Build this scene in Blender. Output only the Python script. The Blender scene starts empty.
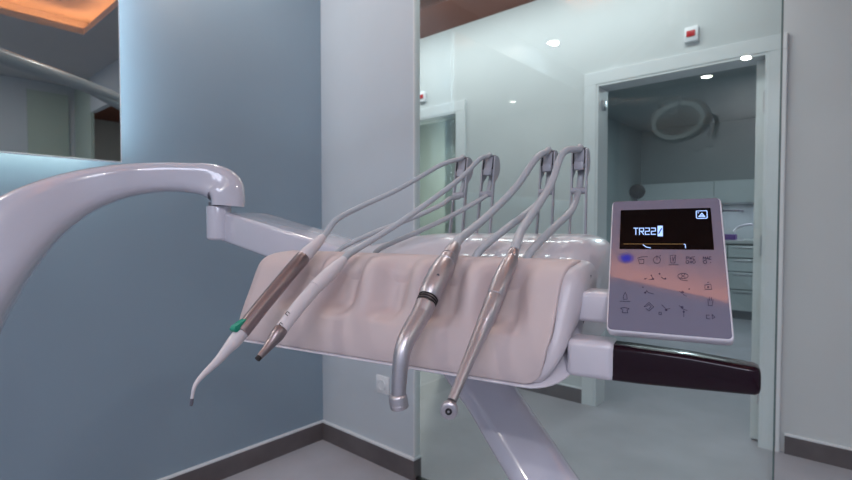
import bpy, bmesh, math, random
from mathutils import Vector, Matrix
random.seed(4)
PI = math.pi
COL = bpy.context.scene.collection
V3 = Vector

# ------------------------------------------------------------------ camera basis
H = 1.10                                   # camera height
YAW = math.radians(41.1)
TILT = math.atan(14/494)
FPX = 494.0
RGT = V3((math.cos(YAW), math.sin(YAW), 0))
FWD = V3((-math.sin(YAW), math.cos(YAW), 0))
CAM = V3((0, 0, H))

def ray(px, py):
    x = (px-426)/FPX; y = (240-py)/FPX
    d = math.cos(TILT)+y*math.sin(TILT); z = -math.sin(TILT)+y*math.cos(TILT)
    return RGT*x+FWD*d+V3((0, 0, z))
def P(px, py, d):                          # point at forward distance d
    r = ray(px, py); return CAM+r*(d/r.dot(FWD))
def on_plane(px, py, p0, n):
    r = ray(px, py); return CAM+r*((p0-CAM).dot(n)/r.dot(n))

# delivery unit frame: U along its front, V towards its back
UU = (RGT*0.873-FWD*0.488).normalized()
VV = (RGT*0.488+FWD*0.873).normalized()
U0 = CAM-RGT*0.222+FWD*0.685
def W(u, v, z): return U0+UU*u+VV*v+V3((0, 0, z))
def on_u(px, py, u): return on_plane(px, py, W(u, 0, 0), UU)
def on_v(px, py, v): return on_plane(px, py, W(0, v, 0), VV)
def depth(p): return (p-CAM).dot(FWD)

# ------------------------------------------------------------------ materials
def lin(c):
    return tuple(((x/255)/12.92 if x/255 <= .04045 else ((x/255+.055)/1.055)**2.4) for x in c)+(1,)
def mat(name, col, rough=.5, metal=0, coat=0, noise=0, nscale=30, bump=0, bscale=200, emit=None, estr=0, spec=.5, coatr=.05, coati=1.5):
    m = bpy.data.materials.new(name); m.use_nodes = True
    nt = m.node_tree; b = nt.nodes['Principled BSDF']
    b.inputs['Base Color'].default_value = lin(col); b.inputs['Roughness'].default_value = rough
    b.inputs['Metallic'].default_value = metal; b.inputs['Coat Weight'].default_value = coat
    b.inputs['Coat Roughness'].default_value = coatr; b.inputs['Coat IOR'].default_value = coati; b.inputs['Specular IOR Level'].default_value = spec
    if emit: b.inputs['Emission Color'].default_value = lin(emit); b.inputs['Emission Strength'].default_value = estr
    tc = nt.nodes.new('ShaderNodeTexCoord')
    if noise:
        n = nt.nodes.new('ShaderNodeTexNoise'); n.inputs['Scale'].default_value = nscale; n.inputs['Detail'].default_value = 5
        nt.links.new(tc.outputs['Object'], n.inputs['Vector'])
        r = nt.nodes.new('ShaderNodeValToRGB')
        c = lin(col)
        r.color_ramp.elements[0].position = .3; r.color_ramp.elements[1].position = .7
        r.color_ramp.elements[0].color = tuple(x*(1-noise) for x in c[:3])+(1,)
        r.color_ramp.elements[1].color = tuple(min(1, x*(1+noise)) for x in c[:3])+(1,)
        nt.links.new(n.outputs['Fac'], r.inputs['Fac']); nt.links.new(r.outputs['Color'], b.inputs['Base Color'])
    if bump:
        n2 = nt.nodes.new('ShaderNodeTexNoise'); n2.inputs['Scale'].default_value = bscale
        nt.links.new(tc.outputs['Object'], n2.inputs['Vector'])
        bp = nt.nodes.new('ShaderNodeBump'); bp.inputs['Strength'].default_value = bump; bp.inputs['Distance'].default_value = .002
        nt.links.new(n2.outputs['Fac'], bp.inputs['Height']); nt.links.new(bp.outputs['Normal'], b.inputs['Normal'])
    return m
def emission(name, col, s):
    m = bpy.data.materials.new(name); m.use_nodes = True; nt = m.node_tree
    nt.nodes.clear(); o = nt.nodes.new('ShaderNodeOutputMaterial'); e = nt.nodes.new('ShaderNodeEmission')
    e.inputs['Color'].default_value = lin(col); e.inputs['Strength'].default_value = s
    nt.links.new(e.outputs[0], o.inputs[0]); return m
def glass(name, tint, refl=1.0, ior=1.45, rough=0.0):
    m = bpy.data.materials.new(name); m.use_nodes = True; nt = m.node_tree
    nt.nodes.clear(); o = nt.nodes.new('ShaderNodeOutputMaterial')
    t = nt.nodes.new('ShaderNodeBsdfTransparent'); t.inputs['Color'].default_value = lin(tint)
    g = nt.nodes.new('ShaderNodeBsdfGlossy'); g.inputs['Roughness'].default_value = rough
    g.inputs['Color'].default_value = (refl, refl, refl, 1)
    lw = nt.nodes.new('ShaderNodeLayerWeight'); lw.inputs['Blend'].default_value = .5
    p5 = nt.nodes.new('ShaderNodeMath'); p5.operation = 'POWER'; p5.inputs[1].default_value = 5
    f = nt.nodes.new('ShaderNodeMath'); f.operation = 'MULTIPLY_ADD'; f.inputs[1].default_value = .9; f.inputs[2].default_value = .045
    nt.links.new(lw.outputs['Facing'], p5.inputs[0]); nt.links.new(p5.outputs[0], f.inputs[0])
    mx = nt.nodes.new('ShaderNodeMixShader')
    nt.links.new(f.outputs[0], mx.inputs[0]); nt.links.new(t.outputs[0], mx.inputs[1]); nt.links.new(g.outputs[0], mx.inputs[2])
    nt.links.new(mx.outputs[0], o.inputs[0]); return m

M = {
 'wall_blue': mat('blue_grey_panel', (136, 155, 170), .38, coat=.25, coatr=.25, noise=.02, nscale=3),
 'wall_white': mat('white_plaster', (194, 202, 210), .7, noise=.015, nscale=4, bump=.05),
 'wall_hall': mat('hall_plaster', (203, 207, 208), .65, noise=.015, nscale=4, bump=.05),
 'wall_far': mat('far_room_paint', (150, 160, 160), .7, noise=.02, nscale=3),
 'ceiling': mat('ceiling_paint', (190, 190, 192), .8, noise=.01, nscale=5),
 'hall_ceiling': mat('ceiling_painted_orange_glow', (140, 86, 70), .8, noise=.03, nscale=3),  # orange LED glow on the corridor ceiling put into its base colour
 'floor': mat('grey_microcement', (170, 169, 177), .42, noise=.10, nscale=3.5, bump=.04, bscale=60),
 'skirting': mat('dark_stone_skirting', (98, 92, 94), .5, noise=.15, nscale=9),
 'seal': mat('white_sealant', (225, 228, 232), .5, noise=.02),
 'frame': mat('white_lacquer', (222, 226, 228), .35, noise=.01),
 'leaf': mat('door_lacquer', (205, 210, 210), .4, noise=.01),
 'steel': mat('brushed_steel', (190, 190, 195), .32, metal=1, noise=.05, nscale=80),
 'instr': mat('satin_instrument_steel', (190, 185, 189), .38, metal=.9, noise=.04, nscale=400, bump=.04, bscale=2500),
 'instr_dark': mat('dark_instrument_steel', (150, 138, 140), .36, metal=.9, noise=.04, nscale=400),
 'gloss_white': mat('glossy_white_shell', (200, 195, 202), .3, coat=.4, noise=.01, nscale=12),
 'cap_white': mat('satin_white_cap', (192, 184, 189), .42, coat=.15, noise=.01, nscale=12),
 'arm_white': mat('glossy_white_arm', (200, 198, 208), .2, coat=.9, noise=.01, nscale=8),
 'silicone': mat('pale_pink_silicone', (194, 178, 177), .55, noise=.02, nscale=25, bump=.05, bscale=900),
 'hp_white': mat('white_handpiece_plastic', (204, 197, 200), .4, coat=.2, noise=.01, nscale=60),
 'hose': mat('grey_silicone_hose', (172, 176, 181), .42, noise=.03, nscale=120, bump=.05, bscale=1500),
 'whip': mat('grey_whip_plastic', (164, 165, 173), .4, noise=.02, nscale=90),
 'whip_dark': mat('dark_grey_plastic', (88, 88, 98), .45, noise=.03, nscale=90),
 'black': mat('black_rubber', (22, 20, 22), .5, noise=.05, nscale=60),
 'handle': mat('dark_aubergine_lacquer', (26, 4, 16), .18, coat=.2, spec=.2, noise=.05, nscale=40),
 'panel': mat('lilac_panel_film', (112, 108, 126), .05, coat=1, noise=.008, nscale=30, spec=.8, coatr=.02, coati=1.9),
 'panel_body': mat('panel_body_white', (222, 216, 222), .3, coat=.4, noise=.01),
 'screen': mat('black_screen', (7, 3, 4), .2, noise=.05, spec=.15),
 'ink': mat('violet_ink', (38, 30, 66), .5, noise=.03),
 'ink_red': mat('dark_red_ink', (96, 52, 70), .5, noise=.03),
 'green': mat('teal_green_lever', (16, 140, 112), .35, coat=.3, noise=.03),
 'txt': emission('screen_blue_white', (165, 195, 255), 1.6),
 'txt_blue': emission('screen_blue', (20, 40, 150), .8),
 'txt_line': emission('screen_amber_line', (150, 120, 80), .8),
 'led_blue': emission('blue_ring_led', (120, 130, 255), 1.3),
 'downlight': emission('downlight_lens', (255, 250, 240), 12),
 'led_cool': emission('cool_mirror_led', (216, 234, 244), 21),
 'led_teal': emission('teal_mirror_led', (222, 240, 236), 13),
 'led_orange': emission('orange_cove_led', (255, 160, 105), 20),
 'ring': emission('lamp_ring_added_glow', (225, 240, 245), .85),  # added emission, the dental lamp itself is off
 'mirror': mat('mirror_glass', (198, 203, 200), .015, metal=1, noise=.004, nscale=2),
 'glass': glass('clear_partition_glass', (246, 251, 250), 1.0, 1.5),
 'glass_green': glass('green_tinted_glass', (250, 252, 249), .8, 1.5),
 'glass_edge': mat('glass_edge_green', (92, 112, 110), .25, noise=.03),
 'frost': mat('frosted_green_glass', (178, 192, 184), .5, noise=.02, nscale=3),
 'cab': mat('white_cabinet_front', (186, 194, 196), .4, noise=.01),
 'cab_dark': mat('cabinet_gap_dark', (96, 106, 110), .6, noise=.03),
 'worktop': mat('grey_worktop', (178, 182, 184), .4, noise=.05, nscale=40),
 'purple': mat('purple_card', (92, 44, 140), .6, noise=.05),
 'socket': mat('white_socket_plastic', (228, 230, 234), .35, noise=.01),
 'red': mat('red_lens', (170, 18, 28), .3, noise=.03, emit=(170, 10, 20), estr=.25),
 'lamp': mat('lamp_white', (215, 217, 220), .35, coat=.3, noise=.01),
 'lamp_grey': mat('lamp_arm_grey', (165, 170, 178), .3, coat=.4, noise=.02),
}

# blue backlit key: glow fades from its middle (real backlight under the film)
def glow_mat():
    m = bpy.data.materials.new('backlit_blue_key'); m.use_nodes = True; nt = m.node_tree
    nt.nodes.clear(); o = nt.nodes.new('ShaderNodeOutputMaterial')
    tc = nt.nodes.new('ShaderNodeTexCoord'); mp = nt.nodes.new('ShaderNodeMapping')
    mp.inputs['Location'].default_value = (-1, -1, -1); mp.inputs['Scale'].default_value = (2, 2, 2)
    g = nt.nodes.new('ShaderNodeTexGradient'); g.gradient_type = 'SPHERICAL'
    r = nt.nodes.new('ShaderNodeValToRGB'); r.color_ramp.elements[0].position = 0; r.color_ramp.elements[1].position = 1; r.color_ramp.interpolation = 'EASE'
    e = nt.nodes.new('ShaderNodeEmission'); e.inputs['Color'].default_value = lin((66, 66, 185)); e.inputs['Strength'].default_value = .75
    t = nt.nodes.new('ShaderNodeBsdfTransparent'); mx = nt.nodes.new('ShaderNodeMixShader')
    at = nt.nodes.new('ShaderNodeAttribute'); at.attribute_name = 'radial'
    nt.links.new(at.outputs['Fac'], r.inputs['Fac']); nt.links.new(r.outputs['Color'], mx.inputs[0])
    nt.links.new(t.outputs[0], mx.inputs[1]); nt.links.new(e.outputs[0], mx.inputs[2]); nt.links.new(mx.outputs[0], o.inputs[0])
    for n in (tc, mp, g): nt.nodes.remove(n)
    return m
M['glow'] = glow_mat()

# ------------------------------------------------------------------ mesh builder
class MB:
    def __init__(s): s.bm = bmesh.new(); s.mi = 0
    def _mi(s, faces):
        for f in faces: f.material_index = s.mi
    def box(s, a, b, bev=0, seg=2):
        a = V3(a); b = V3(b); lo = V3(map(min, a, b)); hi = V3(map(max, a, b))
        return s.obox((lo+hi)/2, V3((1, 0, 0)), V3((0, 1, 0)), V3((0, 0, 1)), (hi-lo)/2, bev, seg)
    def obox(s, c, x, y, z, h, bev=0, seg=2):
        t = bmesh.new(); vs = []
        for i in (-1, 1):
            for j in (-1, 1):
                for k in (-1, 1): vs.append(t.verts.new(c+x*(h[0]*i)+y*(h[1]*j)+z*(h[2]*k)))
        for q in ((0, 1, 3, 2), (4, 6, 7, 5), (0, 4, 5, 1), (2, 3, 7, 6), (0, 2, 6, 4), (1, 5, 7, 3)):
            t.faces.new([vs[i] for i in q])
        if bev: bmesh.ops.bevel(t, geom=t.edges[:], offset=bev, segments=seg, profile=.5, affect='EDGES')
        s.merge(t); return s
    def merge(s, t):
        mp = {}
        for v in t.verts: mp[v] = s.bm.verts.new(v.co)
        for f in t.faces:
            try: n = s.bm.faces.new([mp[v] for v in f.verts]); n.material_index = s.mi
            except ValueError: pass
        t.free()
    def loft(s, rings, cap=True, closed=True):
        vr = [[s.bm.verts.new(p) for p in r] for r in rings]; n = len(vr[0]); fs = []
        for a, b in zip(vr, vr[1:]):
            for i in range(n if closed else n-1):
                j = (i+1) % n; fs.append(s.bm.faces.new((a[i], a[j], b[j], b[i])))
        if cap and closed:
            fs.append(s.bm.faces.new(vr[0][::-1])); fs.append(s.bm.faces.new(vr[-1]))
        s._mi(fs); return s
    def tube(s, pts, rad, n=16, cap=True, side=None):
        pts = [V3(p) for p in pts]
        if not isinstance(rad, (list, tuple)): rad = [rad]*len(pts)
        rings = []; up = None
        for i, p in enumerate(pts):
            a = pts[max(0, i-1)]; b = pts[min(len(pts)-1, i+1)]; t = b-a
            if t.length < 1e-9: t = V3((0, 0, 1))
            t.normalize()
            if up is None:
                up = V3((0, 0, 1)) if abs(t.z) < .9 else V3((1, 0, 0))
            up = (up-t*up.dot(t)); up.normalize(); sd = t.cross(up)
            rings.append([p+(up*math.cos(2*PI*k/n)+sd*math.sin(2*PI*k/n))*rad[i] for k in range(n)])
        return s.loft(rings, cap)
    def lathe(s, o, ax, prof, n=24, cap=True):      # prof: (t, r) along the axis; doubled stations make crisp steps
        o = V3(o); ax = V3(ax).normalized()
        up = V3((0, 0, 1)) if abs(ax.z) < .9 else V3((1, 0, 0))
        up = (up-ax*up.dot(ax)).normalized(); sd = ax.cross(up)
        return s.loft([[o+ax*t+(up*math.cos(2*PI*k/n)+sd*math.sin(2*PI*k/n))*max(r, 1e-5) for k in range(n)] for t, r in prof], cap)
    def prism(s, pts, vec, bev=0):
        t = bmesh.new(); a = [t.verts.new(V3(p)) for p in pts]; b = [t.verts.new(V3(p)+vec) for p in pts]; n = len(a)
        t.faces.new(a[::-1]); t.faces.new(b)
        for i in range(n): t.faces.new((a[i], a[(i+1) % n], b[(i+1) % n], b[i]))
        if bev: bmesh.ops.bevel(t, geom=t.edges[:], offset=bev, segments=2, profile=.5, affect='EDGES')
        s.merge(t); return s
    def build(s, name, mats, parent=None, smooth=True, angle=35, label=None):
        bmesh.ops.recalc_face_normals(s.bm, faces=s.bm.faces)
        me = bpy.data.meshes.new(name)
        if parent is not None:
            r = parent
            off = V3((0, 0, 0))
            while r is not None: off += r.location; r = r.parent
            for v in s.bm.verts: v.co -= off
        s.bm.to_mesh(me); s.bm.free()
        for p in me.polygons: p.use_smooth = smooth
        if smooth: me.set_sharp_from_angle(angle=math.radians(angle))
        for m in (mats if isinstance(mats, list) else [mats]): me.materials.append(m)
        o = bpy.data.objects.new(name, me); COL.objects.link(o)
        if parent is not None: o.parent = parent
        if label: o['label'] = label
        return o

def cr(pts, n=8, closed=False):                    # catmull-rom through points (any dimension)
    pts = [V3(p) for p in pts]; out = []; m = len(pts)
    rng = range(m if closed else m-1)
    for i in rng:
        if closed: p0, p1, p2, p3 = pts[i-1], pts[i], pts[(i+1) % m], pts[(i+2) % m]
        else: p0 = pts[max(0, i-1)]; p1 = pts[i]; p2 = pts[i+1]; p3 = pts[min(m-1, i+2)]
        for k in range(n):
            t = k/n
            out.append(.5*((2*p1)+(p2-p0)*t+(2*p0-5*p1+4*p2-p3)*t*t+(3*p1-p0-3*p2+p3)*t**3))
    if not closed: out.append(pts[-1])
    return out

def thing(name, label, cat, loc=(0, 0, 0), group=None):
    o = bpy.data.objects.new(name, None); COL.objects.link(o); o.location = loc; o.empty_display_size = .05
    o['label'] = label; o['category'] = cat
    if group: o['group'] = group
    return o
def tag(o, label, cat, group=None):
    o['label'] = label; o['category'] = cat
    if group: o['group'] = group
    return o
def struct(o, label=None, cat=None):
    o['kind'] = 'structure'
    if label: o['label'] = label
    if cat: o['category'] = cat
    return o
def area(name, loc, size, power, col, rot=(0, 0, 0), shape='RECTANGLE', sy=None, spread=None):
    l = bpy.data.lights.new(name, 'AREA'); l.shape = shape; l.size = size
    if sy: l.size_y = sy
    l.energy = power; l.color = lin(col)[:3]
    if spread: l.spread = spread
    o = bpy.data.objects.new(name, l); COL.objects.link(o); o.location = loc; o.rotation_euler = rot
    return o

# ================================================================== SETTING
XL, YG, YH, XR, YB, CZ = -2.07, 1.56, 2.93, 2.5, -2.6, 2.60
GX0, GX1 = -1.434, -0.156
TH = .12
struct(MB().box((-4.6, -2.7, -.1), (4.1, 7.5, 0)).build('floor', M['floor'], smooth=False), 'grey mottled microcement floor', 'floor')
# operatory walls
struct(MB().box((XL-TH, YB-TH, 0), (XL, YG+.05, 2.9)).build('wall_left', M['wall_blue'], smooth=False), 'blue grey lacquered wall behind the white arch', 'wall')
struct(MB().box((XL, YG, 0), (GX0, YG+.036, CZ)).build('wall_front', M['wall_white'], smooth=False), 'narrow white wall stub with the power socket', 'wall')
struct(MB().box((XR, YB-TH, 0), (XR+TH, YG, 2.9)).build('wall_right', M['wall_white'], smooth=False))
struct(MB().box((XL, YB-TH, 0), (XR, YB, 2.9)).build('wall_back', M['wall_white'], smooth=False))
# hall walls
D1 = (-1.19, -.34); D2 = (-3.02, -2.24); DZ = 1.945; WT = .13
hw = MB()
hw.box((-4.6, YH, 0), (D2[0], YH+WT, CZ)); hw.box((D2[1], YH, 0), (D1[0], YH+WT, CZ)); hw.box((D1[1], YH, 0), (4.1, YH+WT, CZ))
for d in (D1, D2): hw.box((d[0], YH, DZ), (d[1], YH+WT, CZ))
struct(hw.build('wall_hall', M['wall_hall'], smooth=False), 'white corridor wall with two doorways beyond the glass', 'wall')
struct(MB().box((-4.6, YG, 0), (-4.48, YH, CZ)).build('wall_hall_left', M['wall_hall'], smooth=False))
struct(MB().box((4.0, YG, 0), (4.1, YH, CZ)).build('wall_hall_right', M['wall_hall'], smooth=False))
struct(MB().box((-4.6, YG-.05, 0), (XL-TH, YG+.05, CZ)).build('wall_hall_near', M['wall_hall'], smooth=False))
struct(MB().box((XR, YG, 0), (4.1, YG+.08, CZ)).build('wall_hall_side', M['wall_hall'], smooth=False))
struct(MB().box((-4.6, YG+.06, CZ-.03), (4.1, YH+WT, CZ+.08)).build('ceiling_hall', M['hall_ceiling'], smooth=False), 'corridor ceiling coloured as if lit orange, seen above the glass', 'ceiling')
# ceiling with an orange lit recess
CX0, CX1, CY0, CY1 = -1.55, .68, -.31, 1.19
c = MB(); zt = CZ+.05
c.box((XL, YB, CZ), (CX0, YG+.055, zt)); c.box((CX1, YB, CZ), (XR, YG+.055, zt))
c.box((CX0, YB, CZ), (CX1, CY0, zt)); c.box((CX0, CY1, CZ), (CX1, YG+.055, zt))
struct(c.build('ceiling', M['ceiling'], smooth=False))
g = .2; c = MB()
c.box((CX0-g, CY0-g, CZ+.16), (CX1+g, CY1+g, CZ+.2))
c.box((CX0-g, CY0-g, zt), (CX0-g+.02, CY1+g, CZ+.16)); c.box((CX1+g-.02, CY0-g, zt), (CX1+g, CY1+g, CZ+.16))
c.box((CX0-g, CY0-g, zt), (CX1+g, CY0-g+.02, CZ+.16)); c.box((CX0-g, CY1+g-.02, zt), (CX1+g, CY1+g, CZ+.16))
rec = struct(c.build('ceiling_recess', M['ceiling'], smooth=False))
c = MB(); e = .08
c.box((CX0-e, CY0-e, zt), (CX1+e, CY0-e+.02, zt+.015)); c.box((CX0-e, CY1+e-.02, zt), (CX1+e, CY1+e, zt+.015))
c.box((CX0-e, CY0-e, zt), (CX0-e+.02, CY1+e, zt+.015)); c.box((CX1+e-.02, CY0-e, zt), (CX1+e, CY1+e, zt+.015))
o = c.build('trim_1', M['led_orange'], smooth=False); struct(o, 'orange light strip around the ceiling recess', 'light strip')
# far treatment room and small side room
struct(MB().box((-2.47, YH+WT, 0), (-2.35, 7.5, 2.6)).build('wall_far_left', M['wall_far'], smooth=False))
struct(MB().box((.6, YH+WT, 0), (.72, 7.5, 2.6)).build('wall_far_right', M['wall_far'], smooth=False))
struct(MB().box((-2.47, 7.38, 0), (.72, 7.5, 2.6)).build('wall_far_back', M['wall_far'], smooth=False))
struct(MB().box((-2.47, YH+WT, 2.45), (.72, 7.5, 2.6)).build('ceiling_far', M['wall_far'], smooth=False))
sr = MB(); sr.box((-4.2, 4.5, 0), (-2.47, 4.6, 2.5)); sr.box((-4.3, YH+WT, 0), (-4.2, 4.6, 2.5)); sr.box((-4.3, YH+WT, 2.4), (-2.47, 4.6, 2.5))
struct(sr.build('wall_side_room', M['wall_far'], smooth=False))
# baseboards
def skirting(name, a, b, lab=None):
    m = MB(); x0, y0 = a; x1, y1 = b
    m.box((x0, y0, 0), (x1, y1, .088)); m.mi = 1
    ex = .001
    m.box((x0-ex, y0-ex, .088), (x1+ex, y1+ex, .096))
    struct(m.build(name, [M['skirting'], M['seal']], smooth=False), lab, 'baseboard' if lab else None)
sk = .014
skirting('baseboard_left', (XL, YB), (XL+sk, YG-sk), 'dark stone baseboard along the blue wall')
skirting('baseboard_front', (XL, YG-sk), (GX0+sk, YG), 'dark stone baseboard under the power socket')
skirting('baseboard_front_end', (GX0, YG), (GX0+sk, YG+.036))
FW = .075
skirting('baseboard_hall', (D2[1]+FW, YH-sk), (D1[0]-FW, YH), 'dark baseboard between the two corridor doorways')
skirting('baseboard_hall_right', (D1[1]+FW+.02, YH-sk), (4.0, YH), 'dark baseboard right of the wide doorway')
skirting('baseboard_right', (XR-sk, YB), (XR, YG))
# glass partition
gw = struct(MB().box((GX0+.001, YG+.004, .012), (GX1, YG+.016, CZ)).build('window_1', M['glass'], smooth=False), 'clear floor to ceiling glass partition behind the instrument tray', 'glass partition')
MB().box((GX1, YG+.003, .012), (GX1+.0035, YG+.017, CZ)).build('edge_strip', M['glass_edge'], gw, smooth=False)
MB().box((GX0+.001, YG, 0), (GX1, YG+.02, .012)).build('floor_track', M['black'], gw, smooth=False)
MB().box((GX0+.0005, YG+.0, .1), (GX0+.006, YG+.037, CZ)).build('side_channel', M['frame'], gw, smooth=False)
struct(MB().box((1.94, YG, 0), (XR, YG+.03, CZ)).build('window_2', M['frost'], smooth=False), 'frosted greenish glass panel reflected in the mirror', 'glass panel')

struct(MB().box((XR-.02, 1.15, 0), (XR-.001, 1.5, 2.5)).build('window_3', M['frost'], smooth=False), 'greenish frosted panel on the opposite wall, mirrored', 'glass panel')
struct(MB().box((.45, YG, 2.25), (1.94, YG+.05, CZ)).build('wall_front_header', M['wall_white'], smooth=False))
# doors
def frame_mb(d):
    m = MB(); y0 = YH-.018; y1 = YH+WT+.005
    m.box((d[0]-FW, y0, 0), (d[0], YH-.0005, DZ-.0003), .002); m.box((d[1], y0, 0), (d[1]+FW, YH-.0005, DZ-.0003), .002)
    m.box((d[0]-FW, y0, DZ+.0003), (d[1]+FW, YH-.0005, DZ+FW), .002)
    m.box((d[0]+.0005, y0+.003, 0), (d[0]+.012, y1, DZ-.0125)); m.box((d[1]-.012, y0+.003, 0), (d[1]-.0005, y1, DZ-.0125)); m.box((d[0]+.0005, y0+.003, DZ-.012), (d[1]-.0005, y1, DZ-.0008))
    return m
door1 = struct(frame_mb(D1).build('door_1', M['frame'], smooth=False), 'wide white framed doorway with its leaf folded open', 'doorway')
hx = D1[1]-.014
MB().box((hx-.042, YH+.055, .012), (hx-.002, YH+.9, DZ-.015), .002).build('door_leaf', M['leaf'], door1, smooth=False)
for z in (.25, 1.0, 1.72):
    h = MB(); h.box((hx-.012, YH+.047, z-.05), (hx+.001, YH+.057, z+.05)); h.lathe((hx-.002, YH+.046, z-.052), (0, 0, 1), [(0, .006), (.104, .006)], 12)
    h.build('hinge', M['steel'], door1)
k = MB(); k.box((D1[0]+.012, YH+.03, 1.80), (D1[0]+.03, YH+.07, 1.86), .004); k.build('strike_plate', M['steel'], door1)
door2 = struct(frame_mb(D2).build('door_2', M['frame'], smooth=False), 'narrow white framed doorway with green tinted glass, partly hidden', 'doorway')
MB().box((D2[0]+.012, YH+.05, .01), (D2[1]-.012, YH+.06, DZ-.012)).build('glass_leaf', M['glass_green'], door2, smooth=False)
struct(MB().box((-2.9, 4.35, 0), (-2.75, 4.5, 2.4)).build('trim_2', M['frame'], smooth=False))

# ================================================================== MIRROR
my1, my0, mz0, mz1 = .61, -1.5, 1.327, 2.35
SO = .11
mr = thing('wall_mirror', 'large backlit mirror glowing along its edges on the blue wall', 'mirror', (XL, my1, mz0))
MB().box((XL+SO-.006, my0, mz0), (XL+SO, my1, mz1)).build('mirror_pane', M['mirror'], mr, smooth=False)
fr = MB()
fr.box((XL+SO-.02, my1+.0005, mz0-.003), (XL+SO+.001, my1+.003, mz1)); fr.box((XL+SO-.02, my0, mz0-.003), (XL+SO+.001, my1, mz0-.0005))
fr.build('edge_frame', M['seal'], mr, smooth=False)
MB().box((XL, my0+.1, mz0+.16), (XL+SO-.008, my1-.16, mz1-.1)).build('back_box', M['frame'], mr, smooth=False)
MB().box((XL+SO-.035, my1-.03, mz0+.05), (XL+SO-.022, my1-.015, mz1)).build('light_strip', M['led_cool'], mr, smooth=False, label='cool white light strip behind the right edge')
MB().box((XL+SO-.035, my0, mz0+.015), (XL+SO-.022, my1-.06, mz0+.03)).build('light_strip', M['led_teal'], mr, smooth=False, label='teal light strip behind the lower edge')

# ================================================================== SOCKET, CALL LIGHTS, DOWNLIGHTS
sx, sz = -1.62, .375
so = thing('power_socket', 'white round-well power socket low on the narrow white wall', 'socket', (sx, YG, sz))
m = MB(); n = 4; m.box((sx-.041, YG-.009, sz-.041), (sx+.041, YG, sz+.041), .004); m.build('cover_plate', M['socket'], so)
m = MB(); m.lathe((sx, YG-.009, sz), (0, -1, 0), [(0, .024), (.003, .024), (.003, .021), (-.004, .020), (-.004, .001)], 28, cap=False); m.build('socket_well', M['seal'], so)
for s_ in (-1, 1):
    m = MB(); m.lathe((sx+s_*.0095, YG-.0045, sz), (0, -1, 0), [(0, .003), (.0012, .003)], 12); m.build('pin_hole', M['black'], so)

def call_light(x, z, lab):
    t = thing('call_indicator', lab, 'indicator light', (x, YH, z), 'red call indicators over the doors')
    m = MB(); m.box((x-.034, YH-.022, z-.04), (x+.034, YH, z+.04), .006); m.build('housing', M['socket'], t)
    m = MB(); m.box((x-.022, YH-.027, z-.014), (x+.020, YH-.02, z+.018), .003); m.build('red_lens', M['red'], t)
call_light(-.68, 2.115, 'white call indicator with red lens above the wide doorway')
call_light(-2.585, 2.11, 'white call indicator with red lens above the narrow doorway, beside the glass edge')

def downlight(x, y, z, power, lab, col=(255, 248, 242)):
    t = thing('downlight', lab, 'ceiling light', (x, y, z), 'recessed downlights')
    m = MB(); m.lathe((x, y, z), (0, 0, -1), [(-.02, .05), (.004, .056), (.006, .05), (.002, .042), (-.02, .04)], 28, cap=False); m.build('trim_ring', M['frame'], t)
    m = MB(); m.lathe((x, y, z-.0005), (0, 0, -1), [(0, .041), (.0015, .041)], 24); m.build('lens', M['downlight'], t)
    l = area('downlight_lamp', (x, y, z-.012), .075, power, col, shape='DISK')
    return t
downlight(-1.89, -.61, CZ, 9, 'round downlight near the blue wall, mirrored in the glass')
downlight(-.77, -2.06, CZ, 14, 'round downlight at the back of the room, mirrored on the door head')
downlight(.95, -.75, CZ, 9, 'round downlight to the right behind the camera')
downlight(-1.82, .98, CZ, 5, 'added downlight brightening the corner by the narrow white wall')  # added unseen lamp to brighten the white wall stub
downlight(-.75, 1.34, CZ, 5, 'added downlight lighting the dental lamp from above the glass partition')  # added unseen lamp so the dental lamp face reflects brighter
downlight(1.5, .75, CZ, 4, 'round downlight right of the orange ceiling recess')
downlight(-1.05, 5.06, 2.45, 10, 'round starry downlight in the far treatment room ceiling', (225, 245, 255))
downlight(-2.9, 3.7, 2.4, 46, 'round downlight inside the small side room', (255, 250, 240))
downlight(2.4, 2.3, CZ-.03, 4, 'round corridor downlight, mirrored in the wall mirror')
# added soft room fill (no fixture there) and corridor wash
area('room_fill_lamp', (.9, -1.35, CZ-.02), 1.5, 38, (226, 232, 255), sy=.9)
area('hall_wash_lamp', (-2.0, 2.5, CZ-.045), 3.0, 23, (236, 242, 244), rot=(math.radians(18), 0, 0), sy=.12)
area('far_room_lamp', (-.9, 5.2, 2.43), 1.6, 14, (224, 238, 243), sy=1.0)

# ================================================================== DENTAL OPERATING LIGHT (seen in the mirror and the glass)
lx, ly, lz = -.735, .22, 1.665
la = thing('dental_operating_light', 'white dental lamp on a grey ceiling arm, seen mirrored', 'lamp', (-.485, 1.24, CZ))
A = V3((-.485, 1.24, 1.825)); E_ = V3((-1.2, .34, 1.825)); Lh = V3((lx, ly, lz))
m = MB(); m.lathe((A.x, A.y, CZ), (0, 0, -1), [(0, .09), (.02, .09), (.03, .03), (.76, .028), (.80, .036)], 24); m.build('ceiling_post', M['lamp'], la)
m = MB(); m.tube([A+V3((0, 0, .01)), A.lerp(E_, .5)+V3((0, 0, .015)), E_], [.032, .033, .034], 18); m.build('upper_arm', M['lamp_grey'], la)
m = MB(); m.tube([A+V3((.0, 0, -.03)), A.lerp(E_, .12)+V3((0, 0, -.035)), A.lerp(E_, .45)+V3((0, 0, -.008))], [.030, .034, .014], 16); m.build('arm_fairing', M['lamp_grey'], la)
m = MB(); m.tube([E_, E_.lerp(Lh, .5)+V3((0, -.05, .06)), Lh+V3((0, 0, .12)), Lh+V3((0, 0, .03))], [.024, .02, .017, .016], 16); m.build('fore_arm', M['lamp'], la)
m = MB(); rings = []
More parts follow.
